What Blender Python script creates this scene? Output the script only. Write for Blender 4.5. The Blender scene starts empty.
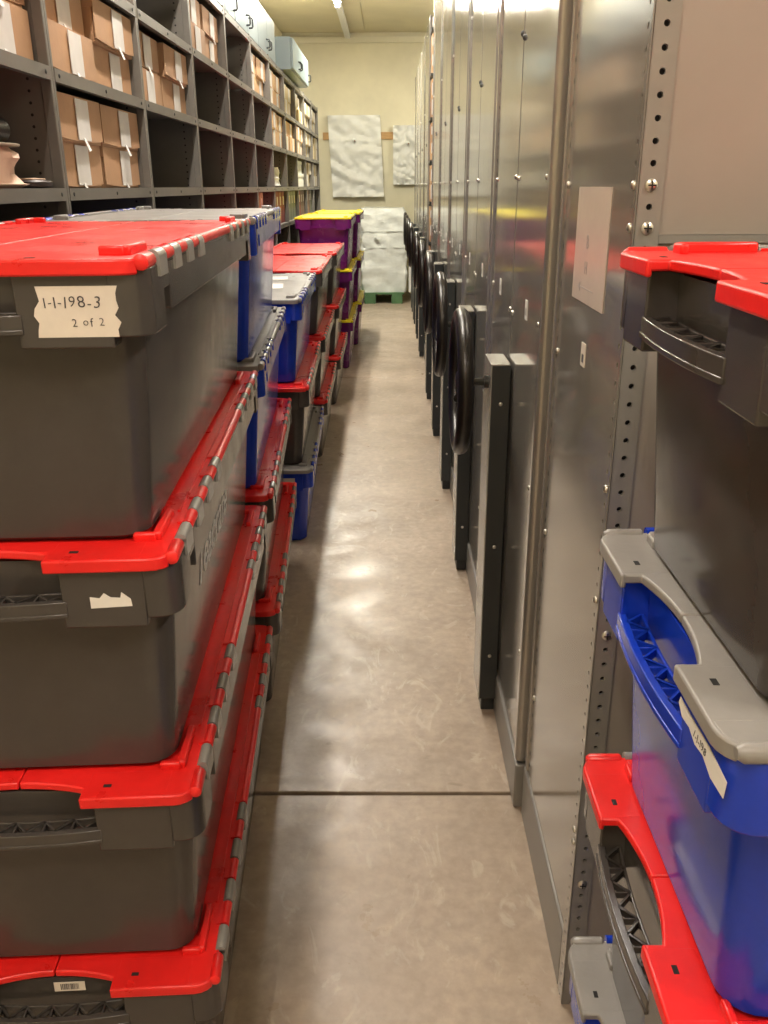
import bpy, bmesh, math, random
from mathutils import Matrix, Vector, noise
random.seed(7)
scene = bpy.context.scene
C = scene.collection
PI = math.pi

# ------------------------------------------------------------------ camera
F_PX = 854.0
def _n(v):
    v = Vector(v); v.normalize(); return v
zc = _n((-14.0, 2238.0, 854.0))            # world up seen from the camera
yc_ = _n((6.0, 326.0, -854.0))             # aisle direction seen from the camera
yc_ = (yc_ - zc * yc_.dot(zc)).normalized()
xc = yc_.cross(zc)
cam_d = bpy.data.cameras.new('camera')
cam = bpy.data.objects.new('camera', cam_d); C.objects.link(cam)
cam_d.sensor_fit = 'VERTICAL'; cam_d.sensor_height = 24.0
cam_d.lens = F_PX / 1024.0 * 24.0
cam_d.clip_start = 0.02
cam.matrix_world = Matrix.Translation((0, 0, 1.5)) @ Matrix((xc, yc_, zc)).to_4x4()
scene.camera = cam

# ------------------------------------------------------------------ world / exposure
w = bpy.data.worlds.new('world'); scene.world = w; w.use_nodes = True
w.node_tree.nodes['Background'].inputs[0].default_value = (1.0, 0.95, 0.88, 1)
w.node_tree.nodes['Background'].inputs[1].default_value = 0.03
scene.view_settings.view_transform = 'Standard'
scene.view_settings.look = 'None'
scene.view_settings.gamma = 1.0
scene.view_settings.use_curve_mapping = False
scene.view_settings.exposure = 0.28
LAMP_W = 42.0

# ------------------------------------------------------------------ materials
MATS = {}
def mat(name, col, rough=0.5, metal=0.0, var=0.0, scale=6.0, bump=0.0, bscale=40.0, col2=None,
        stretch=(1, 1, 1), rvar=0.0, spec=0.5, emit=None, estr=0.0, coat=0.0):
    if name in MATS: return MATS[name]
    m = bpy.data.materials.new(name); m.use_nodes = True
    nt = m.node_tree; b = nt.nodes['Principled BSDF']
    b.inputs['Base Color'].default_value = (*col, 1)
    b.inputs['Roughness'].default_value = rough
    b.inputs['Metallic'].default_value = metal
    b.inputs['Specular IOR Level'].default_value = spec
    b.inputs['Coat Weight'].default_value = coat
    if emit:
        b.inputs['Emission Color'].default_value = (*emit, 1)
        b.inputs['Emission Strength'].default_value = estr
    if var or bump or rvar or col2:
        tc = nt.nodes.new('ShaderNodeTexCoord')
        mp = nt.nodes.new('ShaderNodeMapping'); mp.inputs['Scale'].default_value = stretch
        nt.links.new(tc.outputs['Object'], mp.inputs[0])
        nz = nt.nodes.new('ShaderNodeTexNoise'); nz.inputs['Scale'].default_value = scale
        nz.inputs['Detail'].default_value = 6; nz.inputs['Roughness'].default_value = 0.62
        nt.links.new(mp.outputs[0], nz.inputs['Vector'])
        if var or col2:
            rp = nt.nodes.new('ShaderNodeValToRGB')
            rp.color_ramp.elements[0].position = 0.33; rp.color_ramp.elements[1].position = 0.68
            c2 = col2 if col2 else tuple(min(1, c * (1 + var)) for c in col)
            c1 = col if col2 else tuple(c * (1 - var) for c in col)
            rp.color_ramp.elements[0].color = (*c1, 1); rp.color_ramp.elements[1].color = (*c2, 1)
            nt.links.new(nz.outputs['Fac'], rp.inputs[0]); nt.links.new(rp.outputs[0], b.inputs['Base Color'])
        if rvar:
            mr = nt.nodes.new('ShaderNodeMapRange')
            mr.inputs['From Min'].default_value = 0.3; mr.inputs['From Max'].default_value = 0.7
            mr.inputs['To Min'].default_value = max(0.02, rough - rvar); mr.inputs['To Max'].default_value = rough + rvar
            nt.links.new(nz.outputs['Fac'], mr.inputs[0]); nt.links.new(mr.outputs[0], b.inputs['Roughness'])
        if bump:
            n2 = nt.nodes.new('ShaderNodeTexNoise'); n2.inputs['Scale'].default_value = bscale
            n2.inputs['Detail'].default_value = 3
            nt.links.new(mp.outputs[0], n2.inputs['Vector'])
            bp = nt.nodes.new('ShaderNodeBump'); bp.inputs['Strength'].default_value = bump
            bp.inputs['Distance'].default_value = 0.01
            nt.links.new(n2.outputs['Fac'], bp.inputs['Height']); nt.links.new(bp.outputs[0], b.inputs['Normal'])
    MATS[name] = m
    return m

def floor_material():
    m = bpy.data.materials.new('polished_concrete'); m.use_nodes = True
    nt = m.node_tree; b = nt.nodes['Principled BSDF']; L = nt.links
    tc = nt.nodes.new('ShaderNodeTexCoord')
    def nz(scale, det, st=(1, 1, 1), dist=0.0):
        mp = nt.nodes.new('ShaderNodeMapping'); mp.inputs['Scale'].default_value = st
        L.new(tc.outputs['Object'], mp.inputs[0])
        n = nt.nodes.new('ShaderNodeTexNoise'); n.inputs['Scale'].default_value = scale
        n.inputs['Detail'].default_value = det; n.inputs['Roughness'].default_value = 0.6
        n.inputs['Distortion'].default_value = dist
        L.new(mp.outputs[0], n.inputs['Vector']); return n
    def ramp(src, p0, c0, p1, c1):
        r = nt.nodes.new('ShaderNodeValToRGB')
        r.color_ramp.elements[0].position = p0; r.color_ramp.elements[0].color = (*c0, 1)
        r.color_ramp.elements[1].position = p1; r.color_ramp.elements[1].color = (*c1, 1)
        L.new(src, r.inputs[0]); return r
    def mix(a, bb, fac, mode='MIX'):
        x = nt.nodes.new('ShaderNodeMix'); x.data_type = 'RGBA'; x.blend_type = mode
        L.new(a, x.inputs[6])
        if isinstance(bb, tuple): x.inputs[7].default_value = (*bb, 1)
        else: L.new(bb, x.inputs[7])
        if isinstance(fac, float): x.inputs[0].default_value = fac
        else: L.new(fac, x.inputs[0])
        return x
    base = ramp(nz(2.2, 8).outputs['Fac'], 0.32, (0.33, 0.258, 0.190), 0.68, (0.47, 0.378, 0.288))
    fine = ramp(nz(30, 6).outputs['Fac'], 0.35, (0.80, 0.80, 0.80), 0.65, (1.08, 1.08, 1.08))
    c1 = mix(base.outputs[0], fine.outputs[0], 0.75, 'MULTIPLY')
    scr = ramp(nz(9, 8, (1.0, 0.55, 1), 2.6).outputs['Fac'], 0.57, (0, 0, 0), 0.66, (1, 1, 1))
    sm = nt.nodes.new('ShaderNodeMath'); sm.operation = 'MULTIPLY'; sm.inputs[1].default_value = 0.35
    L.new(scr.outputs[0], sm.inputs[0])
    c2 = mix(c1.outputs[2], (0.60, 0.53, 0.43), sm.outputs[0])
    spot = ramp(nz(14, 2, (1, 1, 1), 0.5).outputs['Fac'], 0.70, (0, 0, 0), 0.76, (0.45, 0.45, 0.45))
    c3 = mix(c2.outputs[2], (0.17, 0.13, 0.09), spot.outputs[0])
    L.new(c3.outputs[2], b.inputs['Base Color'])
    rr = nt.nodes.new('ShaderNodeMapRange'); rr.inputs['From Min'].default_value = 0.3; rr.inputs['From Max'].default_value = 0.7
    rr.inputs['To Min'].default_value = 0.26; rr.inputs['To Max'].default_value = 0.50
    L.new(nz(6, 6).outputs['Fac'], rr.inputs[0]); L.new(rr.outputs[0], b.inputs['Roughness'])
    bp = nt.nodes.new('ShaderNodeBump'); bp.inputs['Strength'].default_value = 0.10; bp.inputs['Distance'].default_value = 0.01
    L.new(nz(18, 5).outputs['Fac'], bp.inputs['Height']); L.new(bp.outputs[0], b.inputs['Normal'])
    MATS['floor'] = m
    return m
floor_material()

RED = mat('red_plastic', (0.74, 0.014, 0.012), 0.34, var=0.10, scale=9, bump=0.06, bscale=60, rvar=0.1)
GREYC = mat('dark_grey_plastic', (0.056, 0.050, 0.046), 0.20, var=0.06, scale=16, bump=0.012, bscale=5, rvar=0.04)
HGLINT = mat('hinge_highlight_grey', (0.27, 0.265, 0.25), 0.25, var=.08)  # lighter than the body: specular highlights on the knuckles put into the colour
BLUE = mat('blue_plastic', (0.008, 0.042, 0.48), 0.18, var=0.12, scale=7, bump=0.02, bscale=12, rvar=0.04)
LGREY = mat('light_grey_plastic', (0.25, 0.24, 0.228), 0.36, var=0.10, scale=9, bump=0.05, bscale=60, rvar=0.1)
PURPLE = mat('purple_plastic', (0.115, 0.008, 0.125), 0.26, var=0.1, scale=7, rvar=0.06)
YELLOW = mat('yellow_plastic', (0.85, 0.72, 0.02), 0.38, var=0.08, scale=9)
PANEL = mat('grey_gloss_steel', (0.36, 0.338, 0.30), 0.125, metal=0.5, var=0.05, scale=3, bump=0.03, bscale=1.4, stretch=(1, 1, 0.35), rvar=0.03)
STEELP = mat('painted_grey_steel', (0.27, 0.258, 0.236), 0.36, metal=0.25, var=0.07, scale=4)
FLATP = mat('matt_grey_steel_sheet', (0.30, 0.268, 0.235), 0.42, metal=0.1, var=0.06, scale=2.5)
SHELFM = mat('grey_shelf_paint', (0.165, 0.154, 0.136), 0.40, metal=0.15, var=0.10, scale=5)
CHAR = mat('charcoal_paint', (0.026, 0.030, 0.031), 0.38, var=0.1)
COVER = mat('light_grey_cover', (0.42, 0.41, 0.37), 0.26, metal=0.4, var=0.05)
BLACK = mat('black_rubber', (0.012, 0.010, 0.009), 0.28, var=0.15, bump=0.1, bscale=200)
DARK = mat('dark_gap', (0.008, 0.008, 0.008), 0.8)
CHROME = mat('zinc_bolt', (0.62, 0.60, 0.55), 0.28, metal=0.9)
PAPER = mat('paper', (0.66, 0.60, 0.53), 0.6, var=0.05, scale=20)
WPAPER = mat('white_paper', (0.72, 0.70, 0.67), 0.6, var=0.04, scale=20)
SIGNP = mat('sign_paper_laminate', (0.62, 0.53, 0.47), 0.22, var=0.03, scale=20)
INK = mat('ink', (0.05, 0.045, 0.05), 0.6)
GINK = mat('grey_ink', (0.30, 0.27, 0.26), 0.6)
WINK = mat('worn_white_print', (0.50, 0.48, 0.45), 0.5, var=0.4, scale=60)
KRAFT = mat('kraft_card', (0.46, 0.27, 0.15), 0.62, var=0.10, scale=5, bump=0.05, bscale=80)
KRAFT2 = mat('pale_lit_kraft_card', (0.60, 0.38, 0.20), 0.62, var=0.10, scale=5)  # kraft made paler: yellowish light on the farther boxes is in the colour
BUFF = mat('buff_card', (0.62, 0.50, 0.30), 0.62, var=0.10, scale=5)
RUST = mat('red_brown_card', (0.26, 0.07, 0.035), 0.6, var=0.2, scale=5)
WALLM = mat('cream_wall_paint', (0.70, 0.65, 0.48), 0.6, var=0.08, scale=1.6, bump=0.06, bscale=12)
CEILM = mat('cream_ceiling_paint', (0.66, 0.60, 0.42), 0.6, var=0.07, scale=1.3)
TRIMM = mat('cream_trim_paint', (0.66, 0.62, 0.47), 0.5)
WOOD = mat('pine_batten', (0.50, 0.29, 0.11), 0.55, var=0.2, scale=8, stretch=(1, 8, 8))
CLOTH = mat('white_cover_sheet', (0.74, 0.74, 0.70), 0.42, var=0.05, scale=8, bump=0.6, bscale=9, stretch=(1, 1, 1.8))
WRAP = mat('white_plastic_wrap', (0.72, 0.74, 0.70), 0.30, var=0.06, scale=8, bump=0.8, bscale=11, stretch=(1, 1, 1.8))
GREEN = mat('green_painted_timber', (0.075, 0.165, 0.07), 0.6, var=0.15)
CABM = mat('pale_blue_cabinet_paint', (0.215, 0.275, 0.295), 0.38, var=0.06, scale=2)
CANVAS = mat('cream_cloth', (0.66, 0.48, 0.37), 0.8, var=0.10, scale=10, bump=0.15, bscale=60)
TEAL = mat('teal_rim', (0.02, 0.12, 0.11), 0.4)
BATT = mat('white_batten', (0.7, 0.7, 0.68), 0.4)
TUBE = mat('lit_fluorescent_tube', (0.9, 0.9, 0.88), 0.4, emit=(1.0, 0.95, 0.87), estr=95.0)
TUBEW = mat('lit_warm_fluorescent_tube', (0.9, 0.88, 0.84), 0.4, emit=(1.0, 0.88, 0.76), estr=52.0)
JOINT = mat('joint_dark', (0.10, 0.075, 0.05), 0.9, var=0.2)

# ------------------------------------------------------------------ mesh helpers
class MB:
    def __init__(s): s.v = []; s.f = []
    def add(s, vs, fs):
        o = len(s.v); s.v += [tuple(v) for v in vs]; s.f += [tuple(i + o for i in f) for f in fs]; return s
    def box(s, x0, x1, y0, y1, z0, z1):
        vs = [(x0, y0, z0), (x1, y0, z0), (x1, y1, z0), (x0, y1, z0), (x0, y0, z1), (x1, y0, z1), (x1, y1, z1), (x0, y1, z1)]
        return s.add(vs, [(0, 3, 2, 1), (4, 5, 6, 7), (0, 1, 5, 4), (1, 2, 6, 5), (2, 3, 7, 6), (3, 0, 4, 7)])
    def prism(s, pts, z0, z1):
        n = len(pts)
        vs = [(p[0], p[1], z0) for p in pts] + [(p[0], p[1], z1) for p in pts]
        return s.add(vs, [tuple(range(n - 1, -1, -1)), tuple(range(n, 2 * n))] + [(i, (i + 1) % n, n + (i + 1) % n, n + i) for i in range(n)])
    def loft(s, loops, cap0=True, cap1=True):
        n = len(loops[0]); vs = [p for l in loops for p in l]; fs = []
        for k in range(len(loops) - 1):
            for i in range(n):
                j = (i + 1) % n
                fs.append((k * n + i, k * n + j, (k + 1) * n + j, (k + 1) * n + i))
        if cap0: fs.append(tuple(range(n - 1, -1, -1)))
        if cap1: fs.append(tuple((len(loops) - 1) * n + i for i in range(n)))
        return s.add(vs, fs)
    def strip(s, outer, inner, z0, z1):
        n = len(outer)
        vs = []
        for o, i in zip(outer, inner):
            vs += [(o[0], o[1], z0), (o[0], o[1], z1), (i[0], i[1], z1), (i[0], i[1], z0)]
        fs = [(0, 1, 2, 3), tuple(4 * (n - 1) + k for k in (3, 2, 1, 0))]
        for k in range(n - 1):
            for a in range(4):
                b = (a + 1) % 4
                fs.append((4 * k + a, 4 * k + b, 4 * k + 4 + b, 4 * k + 4 + a))
        return s.add(vs, fs)
    def tube(s, path, r, n=10, closed=False):
        P = [Vector(p) for p in path]; loops = []
        m = len(P); prev = None
        for k in range(m):
            if closed: t = P[(k + 1) % m] - P[(k - 1) % m]
            else: t = P[min(k + 1, m - 1)] - P[max(k - 1, 0)]
            t.normalize()
            if prev is None:
                u = t.orthogonal().normalized()
            else:
                u = (prev - t * prev.dot(t)).normalized()
            prev = u; v = t.cross(u)
            rr = r[k] if isinstance(r, (list, tuple)) else r
            loops.append([P[k] + (u * math.cos(2 * PI * i / n) + v * math.sin(2 * PI * i / n)) * rr for i in range(n)])
        if closed:
            loops.append(loops[0])
            return s.loft(loops, False, False)
        return s.loft(loops)
    def cyl(s, a, b, r, n=12): return s.tube([a, b], r, n)
    def lathe(s, prof, c=(0, 0, 0), n=24, wob=None):
        loops = []
        for r, z in prof:
            lp = []
            for i in range(n):
                a = 2 * PI * i / n
                rr = r * (1 + (wob(a, z) if wob else 0))
                lp.append((c[0] + rr * math.cos(a), c[1] + rr * math.sin(a), c[2] + z))
            loops.append(lp)
        return s.loft(loops)
    def dome(s, c, axis, r, h, n=10):
        ax = Vector(axis).normalized(); u = ax.orthogonal().normalized(); v = ax.cross(u); c = Vector(c)
        loops = []
        for rr, hh in ((1, 0), (0.95, 0.45), (0.7, 0.8), (0.35, 1.0)):
            loops.append([c + ax * (h * hh) + (u * math.cos(2 * PI * i / n) + v * math.sin(2 * PI * i / n)) * (r * rr) for i in range(n)])
        return s.loft(loops)
    def mesh(s, name, m, smooth=True):
        me = bpy.data.meshes.new(name); me.from_pydata(s.v, [], s.f)
        bm = bmesh.new(); bm.from_mesh(me)
        bmesh.ops.remove_doubles(bm, verts=bm.verts, dist=1e-6)
        bmesh.ops.recalc_face_normals(bm, faces=bm.faces)
        bm.to_mesh(me); bm.free()
        me.materials.append(m)
        if smooth:
            me.polygons.foreach_set('use_smooth', [True] * len(me.polygons))
            me.set_sharp_from_angle(angle=math.radians(38))
        return me
    def build(s, name, m, parent=None, bevel=0.0, smooth=True, seg=2):
        return link(name, s.mesh(name, m, smooth), parent, bevel, seg)

def link(name, me, parent=None, bevel=0.0, seg=2):
    o = bpy.data.objects.new(name, me); C.objects.link(o)
    if parent: o.parent = parent
    if bevel:
        b = o.modifiers.new('bevel', 'BEVEL'); b.width = bevel; b.segments = seg; b.limit_method = 'ANGLE'; b.angle_limit = math.radians(40)
    return o
def empty(name, loc=(0, 0, 0), rz=0.0):
    o = bpy.data.objects.new(name, None); C.objects.link(o); o.location = loc; o.rotation_euler = (0, 0, rz)
    o.empty_display_size = 0.1; return o
def tag(o, label=None, cat=None, group=None, kind=None):
    if label: o['label'] = label
    if cat: o['category'] = cat
    if group: o['group'] = group
    if kind: o['kind'] = kind
    return o
def copy_tree(o, parent=None):
    c = o.copy(); C.objects.link(c); c.parent = parent
    for ch in list(o.children): copy_tree(ch, c)
    return c
def rrect(hx, hy, r, z, n=6):
    pts = []
    for cx, cy, a0 in ((hx - r, hy - r, 0), (-hx + r, hy - r, 90), (-hx + r, -hy + r, 180), (hx - r, -hy + r, 270)):
        for k in range(n + 1):
            a = math.radians(a0 + 90 * k / n); pts.append((cx + r * math.cos(a), cy + r * math.sin(a), z))
    return pts
def text_mesh(txt, size, m, name, shear=0.0, align='CENTER', depth=0.0004, weight=0.0):
    cu = bpy.data.curves.new(name, 'FONT'); cu.body = txt; cu.size = size; cu.shear = shear
    cu.align_x = align; cu.align_y = 'CENTER'; cu.extrude = depth; cu.offset = weight; cu.resolution_u = 4
    o = bpy.data.objects.new(name, cu); C.objects.link(o)
    dg = bpy.context.evaluated_depsgraph_get(); dg.update()
    me = bpy.data.meshes.new_from_object(o.evaluated_get(dg))
    bpy.data.objects.remove(o); bpy.data.curves.remove(cu)
    me.materials.clear(); me.materials.append(m); me.name = name
    return me

def hand_mesh(txt, size, m, seed, gap=.16):
    random.seed(seed); mb = MB(); x = 0.0
    for ch in txt:
        if ch == ' ': x += size * .35; continue
        me = text_mesh(ch, size * random.uniform(.92, 1.1), m, 'glyph', random.uniform(-.1, .2), 'LEFT', weight=-size * .008)
        a = random.uniform(-.12, .12); dy = random.uniform(-.05, .05) * size
        xs = [v.co.x for v in me.vertices]; x0, x1 = min(xs), max(xs)
        vs = []
        for v in me.vertices:
            px, py = v.co.x - x0, v.co.y
            vs.append((x + px * math.cos(a) - py * math.sin(a), px * math.sin(a) + py * math.cos(a) + dy, v.co.z))
        mb.add(vs, [tuple(p.vertices) for p in me.polygons]); x += (x1 - x0) + size * gap
        bpy.data.meshes.remove(me)
    mb.v = [(v[0] - x / 2, v[1], v[2]) for v in mb.v]
    return mb.mesh('handwriting', m, smooth=False)

# ------------------------------------------------------------------ the room
XL, XR, YF, YB, ZC = -1.44, 3.1, -2.6, 12.95, 3.42
fl = MB().box(XL - .1, XR + .1, YF - .1, YB + .1, -0.25, -0.03).build('floor', JOINT)
tag(fl, 'worn beige polished concrete floor running down the aisle', 'floor', kind='structure')
for y0, y1 in ((YF - .1, 1.838), (1.851, 7.09), (7.10, YB + .1)):
    MB().box(XL - .1, XR + .1, y0, y1, -0.03, 0.0).build('floor_slab', MATS['floor'], fl, bevel=0.003)
ce = MB().box(XL - .1, XR + .1, YF - .1, YB + .1, ZC + 0.012, ZC + 0.15).build('ceiling', TRIMM)
tag(ce, 'cream painted boarded ceiling above the aisle', 'ceiling', kind='structure')
for i in range(4):
    x0 = -1.54 + 1.22 * i
    for j in range(7):
        y0 = YF - .1 + 2.44 * j
        if y0 > YB: continue
        y1 = min(y0 + 2.43, YB - .004)
        m = MB(); nx, ny = 4, 6; vs = []; fs = []
        for b in range(ny + 1):
            for a in range(nx + 1):
                vs.append((x0 + 1.21 * a / nx, y0 + (y1 - y0) * b / ny, ZC + 0.012 - 0.012 - 0.018 * math.sin(PI * a / nx) * math.sin(PI * b / ny)))
        for b in range(ny):
            for a in range(nx):
                k = b * (nx + 1) + a; fs.append((k, k + nx + 1, k + nx + 2, k + 1))
        m.add(vs, fs)
        m.box(x0, x0 + 1.21, y0, y1, ZC + 0.002, ZC + 0.012)
        m.build('ceiling_panel', CEILM, ce)
tag(MB().box(XL - .1, XR + .1, YB, YB + .12, 0, ZC + .15).build('wall_back', WALLM), 'cream painted end wall of the store', 'wall', kind='structure')
tag(MB().box(XL - .12, XL, YF, YB, 0, ZC + .15).build('wall_left', WALLM), 'cream wall behind the left shelving', 'wall', kind='structure')
tag(MB().box(XR, XR + .12, YF, YB, 0, ZC + .15).build('wall_right', WALLM), 'cream wall at the far end of the mobile shelving', 'wall', kind='structure')
tag(MB().box(XL - .1, XR + .1, YF - .12, YF, 0, ZC + .15).build('wall_front', WALLM), 'cream wall behind the viewer', 'wall', kind='structure')
tag(MB().box(XL, XR, YB - .035, YB, ZC - .125, ZC - .045).build('trim_1', TRIMM, bevel=0.004), 'cream timber trim along the top of the end wall', 'trim', kind='structure')

# ------------------------------------------------------------------ lamps
def batten(y0, y1, col, power, label, bx=-0.56, tube=None):
    t = tag(empty('fluorescent_batten', (bx, (y0 + y1) / 2, ZC - 0.028)), label, 'ceiling light', 'fluorescent lights along the ceiling')
    h = (y1 - y0) / 2
    MB().box(-.045, .045, -h, h, -.05, .0).build('housing', BATT, t, bevel=.006)
    for s in (-1, 1): MB().box(-.03, .03, s * h - .02, s * h + .02, -.095, -.04).build('end_cap', BATT, t, bevel=.004)
    MB().cyl((0, -h + .02, -.072), (0, h - .02, -.072), .014, 12).build('tube', tube or TUBE, t)
    l = bpy.data.lights.new('tube_light', 'AREA'); l.shape = 'RECTANGLE'; l.size = 0.07; l.size_y = 2 * h - .1
    l.energy = power; l.color = col
    lo = bpy.data.objects.new('tube_light', l); C.objects.link(lo); lo.parent = t; lo.location = (0, 0, -.10)
WARM, NEUT, GRN = (1.0, 0.85, 0.72), (1.0, 0.90, 0.79), (1.0, 0.955, 0.80)
batten(-1.2, 0.3, WARM, LAMP_W * .7, 'lit fluorescent batten above the nearest crates', tube=TUBEW)
batten(2.3, 3.8, NEUT, LAMP_W, 'second lit fluorescent batten along the ceiling')
batten(5.4, 6.9, NEUT, LAMP_W, 'third lit fluorescent batten along the ceiling')
batten(9.05, 10.55, GRN, LAMP_W * 2.2, 'far lit fluorescent batten with its end showing at the ceiling')
for y0, nm in ((-.9, 'nearest'), (2.6, 'second'), (6.1, 'third'), (9.6, 'farthest')):
    batten(y0, y0 + 1.5, GRN if y0 > 9 else NEUT, LAMP_W * (2.6 if y0 > 9 else 1.0), '%s lit fluorescent batten above the mobile shelving' % nm, 1.95)
tr = MB().box(-.035, .035, 0, 2.28, -.045, 0).build('cable_trunking', BATT, bevel=.004)
tr.location = (-0.56, 10.64, ZC - 0.03)
tag(tr, 'grey cable trunking running along the ceiling from light to end wall', 'trunking')

# ------------------------------------------------------------------ crates
def crate_proto(W, L, h, mb, ml, small=False, lips=True, tabf=0.178):
    """one lidded tote: long axis along local y, base centre at the origin; h = stacking pitch"""
    t = empty('storage_crate')
    hw, hl = W / 2, L / 2
    zr = h - 0.012
    # tapered tub
    body = MB()
    body.loft([rrect(hw - .060, hl - .068, .030, 0.0), rrect(hw - .050, hl - .058, .040, .008), rrect(hw - .030, hl - .040, .042, zr - .085), rrect(hw - .026, hl - .036, .042, zr - .004)])
    bo = body.build('body', mb, t)
    # moulded rim with corner brackets and side collars
    tabx = tabf * W; rtx = tabx + .016
    rim = MB(); ex, ey = hw - .006, hl - .004; rc = .032
    for sx in (-1, 1):
        for sy in (-1, 1):
            def P(x, y): return (sx * x, sy * y)
            arc = [(ex - rc + rc * math.cos(a), ey - rc + rc * math.sin(a)) for a in [math.radians(90 - 15 * k) for k in range(7)]]
            arci = [(ex - rc + (rc - .026) * math.cos(a), ey - rc - .006 + (rc - .026) * math.sin(a)) for a in [math.radians(90 - 15 * k) for k in range(7)]]
            rim.strip([P(rtx, ey), P(ex - rc - .012, ey)], [P(rtx, ey - .038), P(ex - rc - .012, ey - .038)], zr - .086, zr)
            rim.strip([P(ex - rc - .012, ey)] + [P(*p) for p in arc] + [P(ex, ey - .085)], [P(ex - rc - .012, ey - .038)] + [P(*p) for p in arci] + [P(ex - .026, ey - .085)], zr - .074, zr)
            rim.strip([P(ex, ey - .085), P(ex, ey - .125)], [P(ex - .026, ey - .085), P(ex - .026, ey - .125)], zr - .030, zr)
        rim.box(min(sx * ex, sx * (ex - .026)), max(sx * ex, sx * (ex - .026)), -(ey - .125), ey - .125, zr - .058, zr)
    ro = rim.build('rim', mb, t, bevel=0.0 if small else .0022)
    # carry handles with webbed top
    for sy in (-1, 1):
        hb = MB(); n = 12
        zo0, zo1 = zr - .066, zr - .048
        def yo(x): return ey + .000 + .007 * (1 - (x / rtx) ** 2)
        xs = [-rtx - .006 + (2 * rtx + .012) * k / n for k in range(n + 1)]
        hb.strip([(x, sy * (yo(x) + .002)) for x in xs], [(x, sy * (yo(x) - .008)) for x in xs], zo0, zo1)
        hb.strip([(x, sy * (yo(x) + .0035)) for x in xs], [(x, sy * (yo(x) - .006)) for x in xs], zo0 - .004, zo0 + .002)
        hb.strip([(x, sy * (yo(x) - .026)) for x in xs], [(x, sy * (yo(x) - .030)) for x in xs], zo1 - .012, zo1)
        if not small:
            nz_ = 11
            for k in range(nz_):
                xa = -rtx + 2 * rtx * k / nz_; xb = -rtx + 2 * rtx * (k + 1) / nz_
                ya, yb = (yo(xa) - .007, yo(xb) - .027) if k % 2 == 0 else (yo(xa) - .027, yo(xb) - .007)
                hb.strip([(xa, sy * ya), (xb, sy * yb)], [(xa + .004, sy * ya), (xb + .004, sy * yb)], zo1 - .010, zo1)
                if k % 2 == 0: hb.strip([(xb + .002, sy * (yo(xb) - .007)), (xb + .002, sy * (yo(xb) - .027))], [(xb + .005, sy * (yo(xb) - .007)), (xb + .005, sy * (yo(xb) - .027))], zo1 - .010, zo1)
        hb.build('handle', mb, t, bevel=0.0 if small else .0026, seg=3)
    # body-side hinge knuckles
    kn = 4; step = .050
    def kys():
        out = []
        for sgn in (-1, 1):
            for k in range(kn):
                out.append((sgn, hl - .085 - 2 * step * k))
        return out
    kz = h - .003; kr = .0085
    km = MB().cyl((0, -step * .46, 0), (0, step * .46, 0), kr, 10)
    km.box(-.004, kr, -step * .46, step * .46, -.022, 0.001)
    gm = km.mesh('hinge_knuckle', HGLINT if mb is GREYC else mb)
    km2 = MB().cyl((0, -step * .46, 0), (0, step * .46, 0), kr, 10)
    km2.box(-kr - .004, 0, -step * .46, step * .46, -.002, kr * .75)
    lm = km2.mesh('hinge_knuckle', ml)
    lm_end = MB().tube([(0, -.026, 0), (0, -.023, 0), (0, .020, 0), (0, .026, 0)], [.005, .009, .009, .005], 12).mesh('hinge_end', ml)
    for sx in (-1, 1):
        for sgn, y in kys():
            k = link('hinge_knuckle', gm, ro); k.location = (sx * (hw - .011), sgn * y, kz)
            k.rotation_euler = (0, 0, 0 if sx > 0 else PI)
    # two lid flaps
    zt = h - .0005
    def arch(x): return hl - .020 - .015 * max(0.0, 1 - (x / tabx) ** 2)
    for sx in (-1, 1):
        lid = MB(); n = 8
        xs = [.0008 + (tabx - .0008) * k / n for k in range(n + 1)]
        rc = .03
        endp = [(x, arch(x)) for x in xs] + [(tabx, hl + .001)] + [(hw - .013 - rc + rc * math.cos(a), hl + .001 - rc + rc * math.sin(a)) for a in [math.radians(90 - 18 * k) for k in range(6)]]
        pts = endp + [(x, -y) for x, y in reversed(endp)]
        lid.prism([(sx * x, y) for x, y in pts], zr, zt)
        for sy in (-1, 1):
            # wrapped-down lip of the tab
            o = [(tabx, hl + .004), (hw - .013 - rc, hl + .004)] + [(hw - .013 - rc + (rc + .003) * math.cos(a), hl + .001 - rc + (rc + .003) * math.sin(a)) for a in [math.radians(90 - 18 * k) for k in range(1, 4)]]
            i = [(tabx, hl - .003), (hw - .013 - rc, hl - .003)] + [(hw - .013 - rc + (rc - .004) * math.cos(a), hl + .001 - rc + (rc - .004) * math.sin(a)) for a in [math.radians(90 - 18 * k) for k in range(1, 4)]]
            if lips: lid.strip([(sx * x, sy * y) for x, y in o], [(sx * x, sy * y) for x, y in i], zr - .006, zt)
            # raised pad of the tab
            lid.box(min(sx * (tabx + .004), sx * (hw - .05)), max(sx * (tabx + .004), sx * (hw - .05)), min(sy * (hl - .055), sy * (hl + .003)), max(sy * (hl - .055), sy * (hl + .003)), zr, zt + .0003)
        lo = lid.build('lid_flap', ml, t, bevel=0.0 if small else .0025)
        # locating ridges at the corners
        for sy in (-1, 1):
            r = MB()
            r.box(min(sx * (hw - .046), sx * (hw - .034)), max(sx * (hw - .046), sx * (hw - .034)), min(sy * (hl - .150), sy * (hl - .058)), max(sy * (hl - .150), sy * (hl - .058)), zt - .002, zt + .011)
            r.box(min(sx * (hw - .070), sx * (hw - .040)), max(sx * (hw - .070), sx * (hw - .040)), min(sy * (hl - .064), sy * (hl - .054)), max(sy * (hl - .064), sy * (hl - .054)), zt - .002, zt + .011)
            r.build('corner_ridge', ml, lo, bevel=0.0 if small else .003)
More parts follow.
